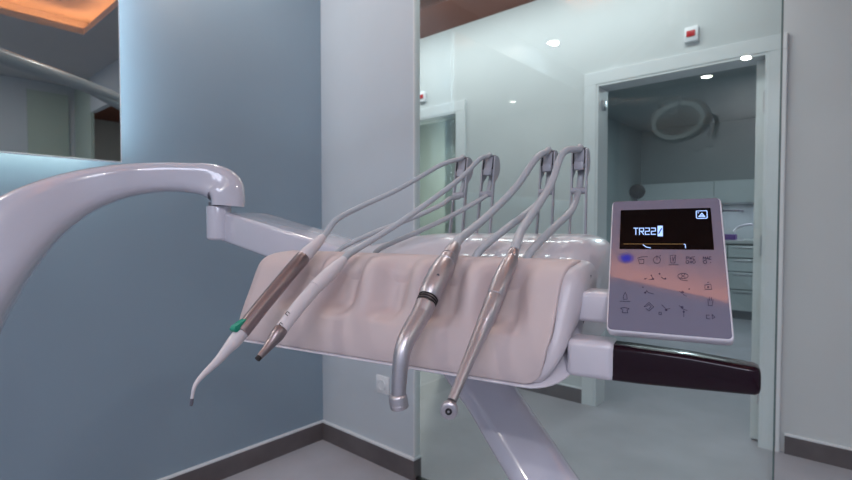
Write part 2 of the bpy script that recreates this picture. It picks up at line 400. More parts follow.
for t, r in ((.05, .02), (.045, .07), (.03, .115), (.0, .142), (-.02, .145), (-.03, .13), (-.018, .09), (-.012, .02)):
    rings.append([Lh+V3((math.cos(a)*r*1.1, -t*.9-math.sin(a)*r*.25, math.sin(a)*r*.85-t*.2)) for a in [2*PI*k/32 for k in range(32)]])
m.loft(rings); m.build('lamp_head', M['lamp'], la)
m = MB(); ringp = [Lh+V3((math.cos(a)*.118, .035-math.sin(a)*.03, math.sin(a)*.095)) for a in [2*PI*k/40 for k in range(41)]]
m.tube(ringp, .011, 10); m.build('added_glow_ring', M['ring'], la, label='added glowing ring on the switched off lamp')  # glow added so the lamp shows lighter in the glass
for s_ in (-1, 1):
    hp = [Lh+V3((s_*.135, .0, .0)), Lh+V3((s_*.17, 0, .0)), Lh+V3((s_*.18, 0, -.03)), Lh+V3((s_*.17, 0, -.10))]
    m = MB(); m.tube(cr(hp, 6), .011, 12); m.build('handle', M['lamp'], la)

# ================================================================== FAR ROOM FURNITURE
CY = 6.75
def base_cabinet(x0, x1, lab):
    t = thing('base_cabinet', lab, 'cabinet', ((x0+x1)/2, CY, 0), 'white drawer cabinets in the far room')
    m = MB(); m.box((x0, CY+.02, .1), (x1, 7.37, .89)); m.box((x0+.01, CY+.07, 0), (x1-.01, 7.3, .1)); m.build('carcass', M['cab_dark'], t, smooth=False)
    zs = [.11, .36, .57, .73, .885]
    for a, b in zip(zs, zs[1:]):
        d = MB().box((x0+.004, CY, a), (x1-.004, CY+.018, b-.012), .002).build('drawer', M['cab'], t, smooth=False)
        MB().box((x0+.06, CY-.014, b-.04), (x1-.06, CY+.001, b-.03), .002).build('drawer_pull', M['steel'], d, smooth=False)
xs = [-2.34, -1.75, -1.15, -.55, .05, .59]
labs = ['white drawer cabinet leftmost along the far wall', 'white drawer cabinet second from left, hidden behind the control panel', 'white drawer cabinet third from left, under the purple box',
        'white drawer cabinet under the tap, right of the purple box', 'white drawer cabinet rightmost, behind the door leaf']
for a, b, l in zip(xs, xs[1:], labs): base_cabinet(a, b, l)
tag(MB().box((-2.345, CY-.02, .893), (.595, 7.375, .93), .003).build('worktop', M['worktop'], smooth=False), 'long pale worktop over the far drawer cabinets', 'worktop')
uc = thing('wall_cabinet', 'long shallow pale wall cabinet over the far worktop', 'cabinet', (-.9, 7.38, 1.38))
MB().box((-2.3, 7.02, 1.38), (.55, 7.375, 1.66)).build('carcass', M['cab'], uc, smooth=False)
for a, b in zip([-2.3, -1.35, -.4], [-1.35, -.4, .55]): MB().box((a+.003, 7.0, 1.385), (b-.003, 7.018, 1.655), .002).build('flap_door', M['cab'], uc, smooth=False)
area('worktop_lamp', (-.9, 7.15, 1.37), 2.6, 6, (235, 235, 255), sy=.06)
bx = thing('glove_box', 'purple glove box lying on the far worktop', 'box', (-1.22, 6.95, .93))
MB().box((-1.38, 6.9, .93), (-1.1, 7.03, 1.0), .004).build('carton', M['purple'], bx, smooth=False)
MB().lathe((-1.24, 6.965, 1.0), (0, 0, 1), [(0, .04), (.002, .038)], 20).build('opening', M['black'], bx)
tp = thing('chrome_tap', 'chrome angled tap over the far worktop', 'tap', (-.92, 7.15, .93))
MB().lathe((-.92, 7.15, .93), (0, 0, 1), [(0, .03), (.02, .03), (.03, .018), (.14, .016)], 20).build('tap_body', M['steel'], tp)
MB().tube(cr([(-.92, 7.15, 1.06), (-.97, 7.07, 1.12), (-1.08, 6.98, 1.08), (-1.12, 6.95, 1.03)], 6), .014, 12).build('spout', M['steel'], tp)
MB().tube([(-.92, 7.15, 1.07), (-.84, 7.12, 1.16)], [.014, .009], 12).build('lever', M['steel'], tp)
ty = thing('instrument_dish', 'small white dish right of the purple box on the far worktop', 'dish', (-.93, 6.85, .93))
m = MB(); m.box((-1.0, 6.8, .93), (-.84, 6.92, .936)); m.box((-1.0, 6.8, .936), (-.84, 6.805, .952)); m.box((-1.0, 6.915, .936), (-.84, 6.92, .952)); m.box((-1.0, 6.8, .936), (-.995, 6.92, .952)); m.box((-.845, 6.8, .936), (-.84, 6.92, .952))
m.build('dish', M['socket'], ty, smooth=False)
fl = thing('standing_lamp', 'dark round headed lamp on a slim pole in the far room', 'lamp', (-2.02, 6.2, 0))
MB().lathe((-2.02, 6.2, 0), (0, 0, 1), [(0, .14), (.02, .14), (.03, .02), (.04, .014), (1.45, .012)], 24).build('pole', M['whip_dark'], fl)
MB().lathe((-2.02, 6.23, 1.52), (0.2, -1, -.1), [(-.05, .02), (-.04, .07), (0, .09), (.05, .09), (.055, .08)], 24).build('lamp_head', M['black'], fl)
xa = thing('wall_bracket', 'dark wall bracket arm under the far wall cabinet', 'bracket', (-1.25, 7.38, 1.3))
MB().tube([(-1.1, 7.37, 1.29), (-1.1, 7.1, 1.29), (-1.27, 7.0, 1.29)], .014, 10).build('arm', M['whip_dark'], xa)
MB().box((-1.36, 6.94, 1.24), (-1.26, 7.04, 1.36), .02).build('arm_head', M['black'], xa)

# ================================================================== DELIVERY UNIT
un = thing('dental_delivery_unit', 'white dental instrument tray unit with arch arm, hose whips and control panel', 'dental unit', W(.21, .13, -1.10))

# ---- housing: closed (v,z) section swept along u with rounded ends
sec = cr([(-.015, -.151, 0), (-.031, -.1505, 0), (-.0345, -.1485, 0), (-.029, -.145, 0), (-.012, -.130, 0), (.012, -.105, 0), (.027, -.075, 0), (.042, -.055, 0), (.056, -.043, 0), (.078, -.0385, 0), (.105, -.031, 0),
          (.135, -.021, 0), (.165, -.0135, 0), (.20, -.0115, 0), (.235, -.0115, 0), (.262, -.017, 0), (.284, -.040, 0), (.286, -.09, 0), (.262, -.13, 0), (.20, -.150, 0), (.10, -.155, 0)], 5, True)
def sweep(section, u0, u1, r0, r1, cv, cz, n=9, mid=2, zk=1.0, dome=False):
    out = []
    for i in range(n+1):                      # left end, from the tip inwards
        a = PI/2*i/n; out.append((u0+r0*(1-math.cos(a)), r0*(1-math.sin(a))))
    for i in range(n, -1, -1):
        a = PI/2*i/n; out.append((u1-r1*(1-math.cos(a)), r1*(1-math.sin(a))))
    if dome: out[n+1:n+1] = [(u0+r0+(u1-r1-u0-r0)*i/16, 0) for i in range(1, 16)]
    rings = []
    for u, ins in out:
        ring = []
        for p in section:
            dv = p.x-cv; dz = p.y-cz
            L = math.hypot(dv, dz); k = max(.05, (L-ins)/L)
            z = cz+dz*(1-(1-k)*zk)
            if dome and z > -.042:
                q = min(1, max(0, (u+.01)/.19)); q = .06+.94*q*q*(3-2*q); z = -.042+(z+.042)*q
            z = -.04+(z+.04)*1.05 if z < -.04 else z
            ring.append(W(u, cv+dv*k, z))
        rings.append(ring)
    return rings
hs = MB(); hs.loft(sweep(sec, -.026, .420, .02, .04, .12, -.085, dome=True)); housing = hs.build('housing', M['gloss_white'], un, angle=60)

# ---- silicone mat with instrument grooves
prof = cr([(.062, -.0365, 0), (.048, -.0372, 0), (.032, -.0388, 0), (.018, -.0425, 0), (.007, -.050, 0), (-.001, -.062, 0), (-.012, -.084, 0), (-.023, -.105, 0), (-.0305, -.122, 0), (-.0335, -.137, 0), (-.033, -.1465, 0)], 6)
US = [.067, .134, .205, .274, .345]
NU = 150
mt = MB(); rings = []
UL, UR = -.037, .404
for i in range(NU+1):
    u = UL+(UR-UL)*i/NU
    el = max(0, .030-(u-UL)); er = max(0, .006-(UR-u))
    ring = []
    for j, p in enumerate(prof):
        a = prof[max(0, j-1)]; b = prof[min(len(prof)-1, j+1)]; t = (b-a).normalized()
        nv, nz = -t.y, t.x                    # inward normal of the profile in (v,z)
        if nv-nz*.3 < 0: nv, nz = -nv, -nz
        s = j/(len(prof)-1)
        dep = 0
        for uc_ in US:
            x = (u-uc_)/(.0185+.007*s); ax_ = abs(x)
            dep += .027*math.exp(-ax_**2.7)
        mask = min(1, max(0, (.72-s)/.13)); mask = mask*mask*(3-2*mask)
        m2 = min(1, max(0, (s-.06)/.34)); m2 = m2*m2*(3-2*m2)
        dep *= mask*m2
        ins = (.030-math.sqrt(max(0, .030**2-el**2)))+(.006-math.sqrt(max(0, .006**2-er**2)))*.6
        v = p.x+nv*(dep+ins); z = p.y+nz*(dep+ins*.6)
        eb = max(0, .022-(UR-u)); lift = .022-math.sqrt(max(0, .022**2-eb**2)); z = -.04+(z+.04)*(1-lift/.107) if z < -.04 else z
        lean = .014*max(0, (u-.33)/.07)*(1-s) if u > .33 else 0      # right edge leans with the end cap
        z = -.04+(z+.04)*1.05 if z < -.04 else z
        ring.append(W(u+lean*.7-s*.004*max(0, (u-.3)/.1), v, z))
    rings.append(ring)
mt.loft(rings, cap=False, closed=False)
matobj = mt.build('silicone_mat', M['silicone'], un, angle=70, label='matt pale pink silicone rest with grooves')
sm = matobj.modifiers.new('thick', 'SOLIDIFY'); sm.thickness = .004; sm.offset = -1

# ---- glossy right end cap
capsec = cr([(-.012, -.152, 0), (-.030, -.148, 0), (-.0335, -.136, 0), (-.028, -.117, 0), (-.017, -.094, 0), (-.005, -.069, 0), (.005, -.051, 0), (.018, -.0425, 0), (.04, -.0385, 0), (.075, -.036, 0), (.10, -.045, 0), (.105, -.08, 0), (.09, -.125, 0), (.05, -.153, 0)], 5, True)
ec = MB(); rings = []
for i, (du, ins) in enumerate([(-.020, .006), (-.018, .0026), (-.004, .0022), (.002, .0026), (.006, .0042), (.0095, .0075), (.012, .012), (.0132, .018), (.0136, .03)]):
    ring = []
    for p in capsec:
        dv = p.x-.035; dz = p.y+.095; L = math.hypot(dv, dz); k = (L-ins)/L
        f = min(1, max(0, (-.04-p.y)/.11))           # 0 at the top edge, 1 at the bottom
        ring.append(W(.4125-.016*f**1.5-.010*max(0, (f-.7)/.3)**2+du, .035+dv*k, -.04+(-.095+dz*k+.04)*1.05 if -.095+dz*k < -.04 else -.095+dz*k))
    rings.append(ring)
ec.loft(rings); ec.build('end_cap', M['cap_white'], un, angle=60)
sl = MB(); sl.tube([W(.4262-.016*(min(1, max(0, (-.04-z)/.11)))**1.5, v, z) for v, z in ((.052, -.052), (.050, -.075), (.046, -.10), (.040, -.128))], .0006, 6); sl.build('seam_line', M['whip_dark'], un)
for (u, v) in ((.10, .0), (.235, .0)):
    MB().lathe(W(u, v, -.162), (0, 0, 1), [(0, .006), (.008, .007)], 14).build('foot_stud', M['whip_dark'], un)

# ---- side grip: white collar block and dark handle
gb = MB(); c0 = W(.437, .006, -.1265); gb.obox(c0, UU, VV, V3((0, 0, 1)), (.022, .018, .0180), .006, 3); grip = gb.build('grip_collar', M['gloss_white'], un)
gh = MB(); rings = []
def rrect(hw, hh, r, n=5):
    out = []
    for cx, cz, a0 in ((1, 1, 0), (-1, 1, PI/2), (-1, -1, PI), (1, -1, 3*PI/2)):
        for i in range(n+1):
            a = a0+PI/2*i/n; out.append((cx*(hw-r)+math.cos(a)*r, cz*(hh-r)+math.sin(a)*r))
    return out
for u, hv, hz, zc, r in ((.4565, .012, .0150, -.1275, .004), (.457, .0145, .0168, -.1275, .005), (.48, .0145, .0164, -.1275, .005), (.52, .0138, .0148, -.1273, .005), (.560, .0132, .0122, -.1280, .005), (.5680, .0128, .0117, -.1281, .005), (.5708, .0115, .0105, -.1281, .005), (.5720, .0088, .0080, -.1281, .005)):
    rings.append([W(u, .005+a, zc+b) for a, b in rrect(hv, hz, r)])
gh.loft(rings); gh.build('handle', M['handle'], un, angle=50, label='dark aubergine lacquered handle')

# ---- control panel
K = .53/.5
pn = (RGT*-.405491-FWD*.709301+V3((0, 0, .576601))).normalized()
pu = (RGT*.87295-FWD*.4876+V3((0, 0, .01408))).normalized()
pv = (RGT*.228103+FWD*.532316+V3((0, 0, .815235))).normalized()   # up the panel
PC = pu.dot(pv)
PTL = CAM+(RGT*.188259+FWD*.500918+V3((0, 0, .025293)))*K
def pan(px, py, lift=0): return on_plane(px, py, PTL, pn)+pn*lift
corners = [pan(612, 201), pan(721, 197), pan(735, 342), pan(606, 331)]
def loc2(p):
    x = (p-PTL).dot(pu); y = (p-PTL).dot(pv); D = 1-PC*PC
    return ((x-PC*y)/D, (y-PC*x)/D)
def from2(a, b, l=0): return PTL+pu*a+pv*b+pn*l
PW = .1003; PH = .1505
def rr(x0, x1, y0, y1, r, n=6):
    out = []
    for cx, cy, a0 in ((x1-r, y1-r, 0), (x0+r, y1-r, PI/2), (x0+r, y0+r, PI), (x1-r, y0+r, 3*PI/2)):
        for i in range(n+1):
            a = a0+PI/2*i/n; out.append((cx+math.cos(a)*r, cy+math.sin(a)*r))
    return out
pb = MB(); b_ = rr(0, PW, -PH, 0, .005)
def inset(e): return rr(e, PW-e, -PH+e, -e, max(.002, .005-e))
pb.loft([[from2(a, b, l) for a, b in inset(e)] for e, l in ((.004, -.013), (.001, -.012), (0, -.010), (0, -.0018), (.0006, -.0006), (.0012, 0))])
panel = pb.build('control_panel', M['panel_body'], un, angle=50)
bk = MB(); cb = W(.435, .034, -.0805); bk.obox(cb, UU, VV, V3((0, 0, 1)), (.034, .020, .0150), .005, 3); bk.build('panel_bracket', M['gloss_white'], un)
MB().loft([[from2(a, b, l) for a, b in inset(e)] for e, l in ((.0014, -.0002), (.0014, .0004), (.0017, .0006))]).build('face_film', M['panel'], panel, angle=30, label='glossy lilac grey membrane face')
Z0 = .0006
scq = [pan(620.6, 210.6), pan(711.0, 208.4), pan(713.8, 250.4), pan(619.8, 249.2)]
s0 = [loc2(p) for p in scq]
sx0 = (s0[0][0]+s0[3][0])/2; sx1 = (s0[1][0]+s0[2][0])/2; sy1 = (s0[0][1]+s0[1][1])/2; sy0 = (s0[2][1]+s0[3][1])/2
MB().loft([[from2(a, b, l) for a, b in rr(sx0, sx1, sy0, sy1, .0006, 2)] for l in (Z0-.0002, Z0+.0003)]).build('screen', M['screen'], panel, smooth=False, label='black display window')
ZS = Z0+.0003
def strokes(polys, w, z, name, m, parent=panel, dots=()):
    mb = MB()
    for poly in polys:
        q = [loc2(pan(*p)) for p in poly]
        for (ax, ay), (bx2, by2) in zip(q, q[1:]):
            dx, dy = bx2-ax, by2-ay; L = math.hypot(dx, dy) or 1e-6; dx /= L; dy /= L; h = w/2
            ex = h*.8
            pts = [(ax-dx*ex-dy*h, ay-dy*ex+dx*h), (bx2+dx*ex-dy*h, by2+dy*ex+dx*h), (bx2+dx*ex+dy*h, by2+dy*ex-dx*h), (ax-dx*ex+dy*h, ay-dy*ex-dx*h)]
            mb.prism([from2(a, b, z) for a, b in pts], pn*.0002)
    for px, py, r in dots:
        a, b = loc2(pan(px, py))
        mb.prism([from2(a+math.cos(t)*r, b+math.sin(t)*r, z) for t in [2*PI*i/12 for i in range(12)]], pn*.0002)
    return mb.build(name, m, parent, smooth=False)
PXM = .00083                                   # one photo pixel on the panel, in metres
def letter(ch, x, y, w, h):                    # y is the top; sheared like the panel's own lettering
    G = {'T': [[(0, 0), (1, 0)], [(.5, 0), (.5, 1)]],
         'R': [[(0, 1), (0, 0), (1, 0), (1, .5), (0, .5)], [(.45, .5), (1, 1)]],
         '2': [[(0, 0), (1, 0), (1, .48), (0, .52), (0, 1), (1, 1)]],
         '0': [[(0, 0), (1, 0), (1, 1), (0, 1), (0, 0)], [(.1, .9), (.9, .1)]],
         'P': [[(0, 1), (0, 0), (1, 0), (1, .5), (0, .5)]], 'W': [[(0, 0), (.25, 1), (.5, .3), (.75, 1), (1, 0)]],
         'C': [[(1, 0), (0, 0), (0, 1), (1, 1)]], 'M': [[(0, 1), (0, 0), (.5, .6), (1, 0), (1, 1)]],
         'A': [[(0, 1), (.5, 0), (1, 1)], [(.2, .65), (.8, .65)]]}[ch]
    return [[(x+a*w, y+b*h) for a, b in pl] for pl in G]
tx = []
for ch, x in (('T', 633.9), ('R', 639.6), ('2', 645.4), ('2', 651.4)): tx += letter(ch, x, 228.7-(x-634)*.006, 4.1, 6.3)
strokes(tx, .95*PXM, ZS, 'screen_text', M['txt'])
strokes([[(660.2, 227.9), (660.3, 235.2)]], 5.6*PXM, ZS, 'cursor_block', M['txt'])
strokes([[(658.9, 234.0), (661.6, 229.2)]], 1.15*PXM, ZS+.0002, 'cursor_digit', M['txt_blue'])
strokes([[(696.6, 211.6), (706.4, 211.3), (707, 212.2), (707.2, 218.2), (706.6, 218.8), (697.2, 219), (696.5, 218.2), (696.2, 212.4), (696.6, 211.6)],
         [(698.8, 217.4), (701.9, 213.8), (704.8, 217.2)], [(699.5, 217.2), (704.4, 217.1)], [(701, 216), (702.8, 216)], [(697.9, 213.4), (698.5, 213.4)]], .9*PXM, ZS, 'screen_icon', M['txt'])
strokes([[(624, 244.5), (685.4, 244.6)]], .55*PXM, ZS, 'chart_line', M['txt_line'])
strokes([[(643.2, 245.3), (646, 247.4), (650.6, 248.5)]], .8*PXM, ZS, 'chart_mark', M['txt'])
strokes([[(684.2, 244.8), (685.3, 245.2), (685.6, 248.5)]], .8*PXM, ZS, 'chart_mark', M['txt'])
# backlit key
kb = MB(); a, b = loc2(pan(626.5, 258.6)); NR = 8
verts_r = []
bmk = kb.bm; lay = None
ringsk = []
for i in range(NR+1):
    f = max(.02, i/NR); ringsk.append([from2(a+math.cos(t)*.0100*f*1, b+math.sin(t)*.0080*f*1, Z0+.0002) for t in [2*PI*k/28 for k in range(28)]])
kb.loft(ringsk, cap=False)
key = kb.build('backlit_key', M['glow'], panel, label='blue glowing key')
att = key.data.attributes.new('radial', 'FLOAT', 'POINT')
for i in range(NR+1):
    for k_ in range(28): att.data[i*28+k_].value = 1-i/NR
def circ(cx, cy, r, n=14, a0=0, a1=2*PI, ry=None): return [(cx+math.cos(a0+(a1-a0)*i/n)*r, cy+math.sin(a0+(a1-a0)*i/n)*(ry or r)) for i in range(n+1)]
IW = .62*PXM
icons = [
 ([[(637.6, 258.6), (641, 257.4), (647.6, 257)], [(638.6, 260), (644, 259.8), (643.6, 264), (639.4, 264), (638.6, 260)]], ()),
 ([circ(657, 260.4, 3.5), [(657, 256), (657, 260.2)], [(659.5, 256.6), (660.6, 256)]], ()),
 ([[(670.3, 256), (671, 263.4), (675, 263.4), (675.8, 255.6), (671.2, 255.8)], [(672.6, 257.2), (673, 262), (674.6, 257)], [(668.8, 265.3), (678.4, 265.2)]], ()),
 (letter('P', 686.2, 257.2, 2.1, 2.6)+letter('W', 689.4, 257.2, 2.6, 2.6)+letter('C', 693, 257.2, 1.8, 2.6)+[circ(687.4, 262.4, 1.5, 8), circ(691, 262.4, 1, 6), circ(694, 262.4, 1.4, 8)], ()),
 (letter('M', 703.2, 257.2, 2.4, 2.6)+letter('A', 706.4, 257.2, 2.2, 2.6)+letter('C', 709.4, 257.2, 1.8, 2.6)+[circ(705, 262.4, 1.7, 8)], ((710.5, 263, .5*PXM),)),
 ([[(644.4, 279.4), (647, 278.6)], [(649, 279.6), (654, 279.8)], [(651, 276), (653, 278.6)]], ((645.2, 279.2, .9*PXM), (651.4, 275.8, .9*PXM), (653, 279.2, 1.1*PXM))),
 ([[(661.5, 277.6), (664, 279.4)]], ((659.6, 274.2, 1.0*PXM), (665.4, 279, 1.1*PXM))),
 ([circ(683, 276.4, 5.2, 14, ry=2.6), [(681.4, 275), (684.8, 277.8)], [(684.8, 275), (681.4, 277.8)], [(678.6, 277.6), (681, 280.4), (687.6, 281.2)]], ()),
 ([[(704.8, 285.4), (710.8, 284.6), (711.6, 289.8), (705, 289.8), (704.8, 285.4)], [(707.4, 283), (709, 282.4)]], ((708.2, 287.5, 1.1*PXM),)),
 ([[(645.6, 293), (646.8, 291), (648, 292.8), (653.6, 294.4)]], ((645.2, 293, 1.2*PXM), (643, 287.6, .8*PXM))),
 ([[(679.6, 291.6), (682, 293.6)], [(683.2, 295), (686.6, 296.6)]], ((682.6, 292.6, 1.5*PXM), (689.2, 289.4, .9*PXM))),
 ([[(623.4, 299.6), (623.6, 296), (625.4, 292.8), (627, 296), (627.2, 299.6), (623.4, 299.6)], [(620, 301.6), (630, 301.8)]], ()),
 ([[(708, 299.6), (708.4, 306), (712.2, 306), (713, 300)], [(709.4, 297.6), (709.6, 301)], [(711.4, 297.6), (711.4, 300.8)]], ()),
 ([[(620.6, 308.6), (624, 307.8), (629.2, 309), (627.2, 310.6), (628, 313.2), (622.4, 313), (623, 310.4), (620.6, 308.6)]], ()),
 ([[(644.2, 307.2), (649, 302.8), (653.8, 307.4), (649, 311.2), (646, 309)], [(646.6, 306.8), (649, 304.8), (651.2, 307.2), (649, 309.2)]], ((645, 306.8, .8*PXM),)),
 ([[(661.8, 305.2), (664, 307.4), (666, 309.6), (670, 309)], [(659, 312.6), (661.4, 312.6), (661.4, 315), (659, 315), (659, 312.6)]], ((666.2, 310.4, 1.3*PXM),)),
 ([[(679.4, 306), (682, 309), (687.4, 311)], [(683.6, 311), (683.8, 317)]], ((682.2, 307.6, 1.4*PXM), (683.8, 312.2, 1.1*PXM))),
 ([[(709.4, 315.6), (706.4, 315.4), (706.6, 319), (710, 319.2)], [(712, 314.8), (712.4, 319.2), (715, 317.6), (712.2, 315)]], ()),
]
for pl, dots in icons:
    red = False
    strokes(pl, IW, Z0+.0001, 'key_symbol', M['ink'], dots=dots)

# ---- instrument whips
def whip(px, py, vb, lean_u, lean_v):
    b0 = on_v(px, py, vb); b0 = V3((b0.x, b0.y, H-.016)); hgt = .126
    up = (V3((0, 0, 1))+UU*lean_u+VV*lean_v).normalized(); bx_ = UU; by_ = (VV-up*VV.dot(up)).normalized()
    def L(x, y, z): return b0+bx_*x+by_*y+up*z
    hd = MB(); hd.obox(L(0, .004, .112), bx_, by_, up, (.0080, .007, .0125), .002); hd.obox(L(0, -.003, .101), bx_, by_, up, (.0066, .004, .006), .002)
    head = hd.build('instrument_whip', M['whip'], un)
    for s_ in (-1, 1):
        pl = MB(); out = cr([(-.0034, 0, 0), (.0034, 0, 0), (.0036, .04, 0), (.0036, .080, 0), (.0075, .088, 0), (.018, .095, 0), (.0255, .104, 0), (.0262, .115, 0), (.019, .1245, 0), (.006, .1275, 0), (-.0025, .125, 0), (-.0038, .118, 0), (-.0036, .08, 0), (-.0034, .04, 0)], 3, True)
        sh = s_*.0012
        pl.prism([L(s_*(.0095+.0016*(1-p.y/.126))-.0011, p.x if p.x < .004 else .004+(p.x-.004)*.72, p.y) for p in out], bx_*.0022)
        pl.build('side_plate', M['whip'], head, smooth=False)
        MB().obox(L(s_*.0079, -.004, .114), bx_, by_, up, (.0006, .0012, .0095)).build('guide_slot', M['black'], head, smooth=False)
    MB().tube([L(-.0085, .003, .125), L(.0085, .003, .125)], .0036, 14).build('roller', M['whip_dark'], head)
    MB().tube([L(-.0097, -.001, .066), L(.0097, -.001, .066)], .0046, 14).build('roller', M['whip'], head)
    return L
VB = .222
WH = [whip(456, 226, VB, .035, .13), whip(483, 226, VB, .035, .13), whip(544, 228, VB, .02, .10), whip(577.5, 229, VB, .0, .09)]

# ---- arch arm
def frame_sweep(st, n=28, ex=2.6):
    # st: (centre, half thickness, half width); cross-section is a superellipse standing on the path
    rings = []
    for i, (p, ht, hwid) in enumerate(st):
        a = st[max(0, i-1)][0]; b = st[min(len(st)-1, i+1)][0]; t = (b-a).normalized()
        sd = FIX_SIDE - t*FIX_SIDE.dot(t); sd.normalize(); up = sd.cross(t).normalized()
        ring = []
        for k in range(n):
            q = 2*PI*k/n; cs, sn = math.cos(q), math.sin(q)
            x = math.copysign(abs(cs)**(2/ex), cs); y = math.copysign(abs(sn)**(2/ex), sn)
            ring.append(p+up*(ht*y)+sd*(hwid*x))
        rings.append(ring)
    return rings
arch_px = [(227.5, 206.5, .95, 15.5, .030), (227.5, 197, .951, 16, .031), (223.5, 187.6, .954, 18.0, .032), (209, 180.8, .955, 16.3, .033), (190, 178.4, .95, 14.6, .034), (165, 177.6, .94, 14.4, .035), (140, 179.2, .925, 15.3, .036), (115, 183.2, .905, 17.2, .038),
           (88, 190.5, .885, 20.4, .040), (60, 202.5, .86, 25, .043), (30, 220.5, .83, 30.5, .047), (0, 246, .80, 36.5, .051), (-30, 282, .775, 41, .055), (-62, 340, .755, 44, .058), (-82, 420, .74, 46, .06)]
FIX_SIDE = (FWD*.89-RGT*.45).normalized()
st = []
pts = []
for px, py, d, h, wd in arch_px:
    p = P(px, py, d); pts.append((p, h*d/FPX, wd))
pth = cr([p for p, _, _ in pts], 4); hh = cr([(a, b, 0) for _, a, b in pts], 4)
st = [(p, q.x, q.y) for p, q in zip(pth, hh)]
end = st[-1][0]
st += [(V3((end.x-.02, end.y-.02, .60)), .07, .06), (V3((end.x-.025, end.y-.03, .3)), .072, .062), (V3((end.x-.025, end.y-.03, .02)), .076, .066)]
ar = MB(); ar.loft(frame_sweep(st, 40, 3.6)); ar.build('arch_arm', M['arm_white'], un, angle=60, label='glossy white arch arm curving up on the left')
MB().lathe((end.x-.025, end.y-.03, 0), (0, 0, 1), [(0, .2), (.015, .2), (.025, .19), (.03, .07)], 36).build('floor_base', M['arm_white'], un)
# knuckle and spring arm
kc = P(219, 222, .945)
kn = MB(); kn.lathe(kc+V3((0, 0, -.034)), (0, 0, 1), [(0, .019), (.003, .0225), (.062, .0225), (.064, .0215)], 28); kn.build('knuckle_joint', M['arm_white'], un)
MB().lathe(kc+V3((0, 0, .029)), (0, 0, 1), [(0, .018), (.008, .018)], 24).build('joint_gap', M['whip_dark'], un)
f0 = P(222, 226.5, .935); f1 = P(395, 285, .735)
Dv = (f1-f0).normalized(); Cv = Dv.cross(V3((0, 0, 1))).normalized()
if Cv.dot(FWD) < 0: Cv = -Cv
Uv = Cv.cross(Dv).normalized()
if Uv.z < 0: Uv = -Uv
sp = MB(); rings = []
Lg = (f1-f0).length
for s_, k in ((-.008, .8), (-.004, .94), (.004, 1), (Lg*.5, 1.0), (Lg-.004, .97), (Lg, .85)):
    c0 = f0+Dv*s_+Cv*.052
    rings.append([c0+Cv*(a*k)+Uv*(b*k) for a, b in rrect(.052, .0285, .007)])
sp.loft(rings); sp.build('spring_arm', M['arm_white'], un, angle=50, label='straight white spring arm sloping down to the tray')

# ---- lower support arm
sup = [(438, 316, .83, .043), (455, 345, .80, .043), (470, 369, .775, .043), (492, 398, .74, .042), (516, 437, .70, .042), (543, 480, .655, .043), (580, 545, .60, .045), (600, 640, .56, .047)]
pth = cr([P(a, b, d) for a, b, d, r in sup], 5); FIX_SIDE = (RGT*.9-FWD*.3).normalized()
st = [(p, .034, .040) for p in pth]; end2 = pth[-1]
st += [(V3((end2.x+.0, end2.y+.02, .45)), .045, .045), (V3((end2.x, end2.y+.03, .02)), .05, .05)]
ar = MB(); ar.loft(frame_sweep(st, 28, 3.2)); ar.build('support_arm', M['arm_white'], un, angle=60, label='glossy white lower support arm under the tray')
MB().lathe((end2.x, end2.y+.03, 0), (0, 0, 1), [(0, .16), (.015, .16), (.025, .15), (.03, .06)], 36).build('floor_base', M['arm_white'], un)

# ================================================================== HANDPIECES
def stations(lst, u):
    pts = [on_u(a, b, u) for a, b, r in lst]
    return pts, [r*depth(p)/FPX for p, (a, b, r) in zip(pts, lst)]
def taper(lst, u, n=22, fine=0):
    pts, rad = stations(lst, u)
    if fine:
        pp = cr(pts, fine); rr_ = [q.x for q in cr([(r, 0, 0) for r in rad], fine)]
        return MB().tube(pp, rr_, n)
    return MB().tube(pts, rad, n)
def hose(start, startdir, up_px, whipL, down_px, d_end, r0, r1, parent, u):
    """from the handpiece end, up over the whip's top roller, down behind it, under the lower roller and back to the tray"""
    top = whipL(0, -.0005, .1285); back = whipL(0, .008, .124)
    ds = depth(start); dt = depth(top)
    pts = [start, start+startdir*.012]; n = len(up_px)
    x0 = (start-CAM); 
    for i, (px, py) in enumerate(up_px):
        f = (i+1)/(n+1); pts.append(P(px, py, ds+(dt-ds)*f))
    pts += [whipL(0, -.010, .123), top, back, whipL(0, .013, .110), whipL(0, .011, .088), whipL(0, .004, .070)]
    low = whipL(0, -.0045, .062); pts.append(low)
    dl = depth(low); n = len(down_px)
    for i, (px, py) in enumerate(down_px):
        f = (i+1)/n; pts.append(P(px, py, dl+(d_end-dl)*f))
    q = pts[-1]; pts.append(q+(q-pts[-2]).normalized()*.012+V3((0, 0, -.022)))
    pp = cr(pts, 6); N = len(pp); kk = len(up_px)*6
    rad = []
    for i in range(N): rad.append(r0+(r1-r0)*min(1, i/kk))
    m = MB(); m.tube(pp, rad, 14)
    m.build('hose', M['hose'], parent, angle=80, label='grey silicone hose looped over its whip')

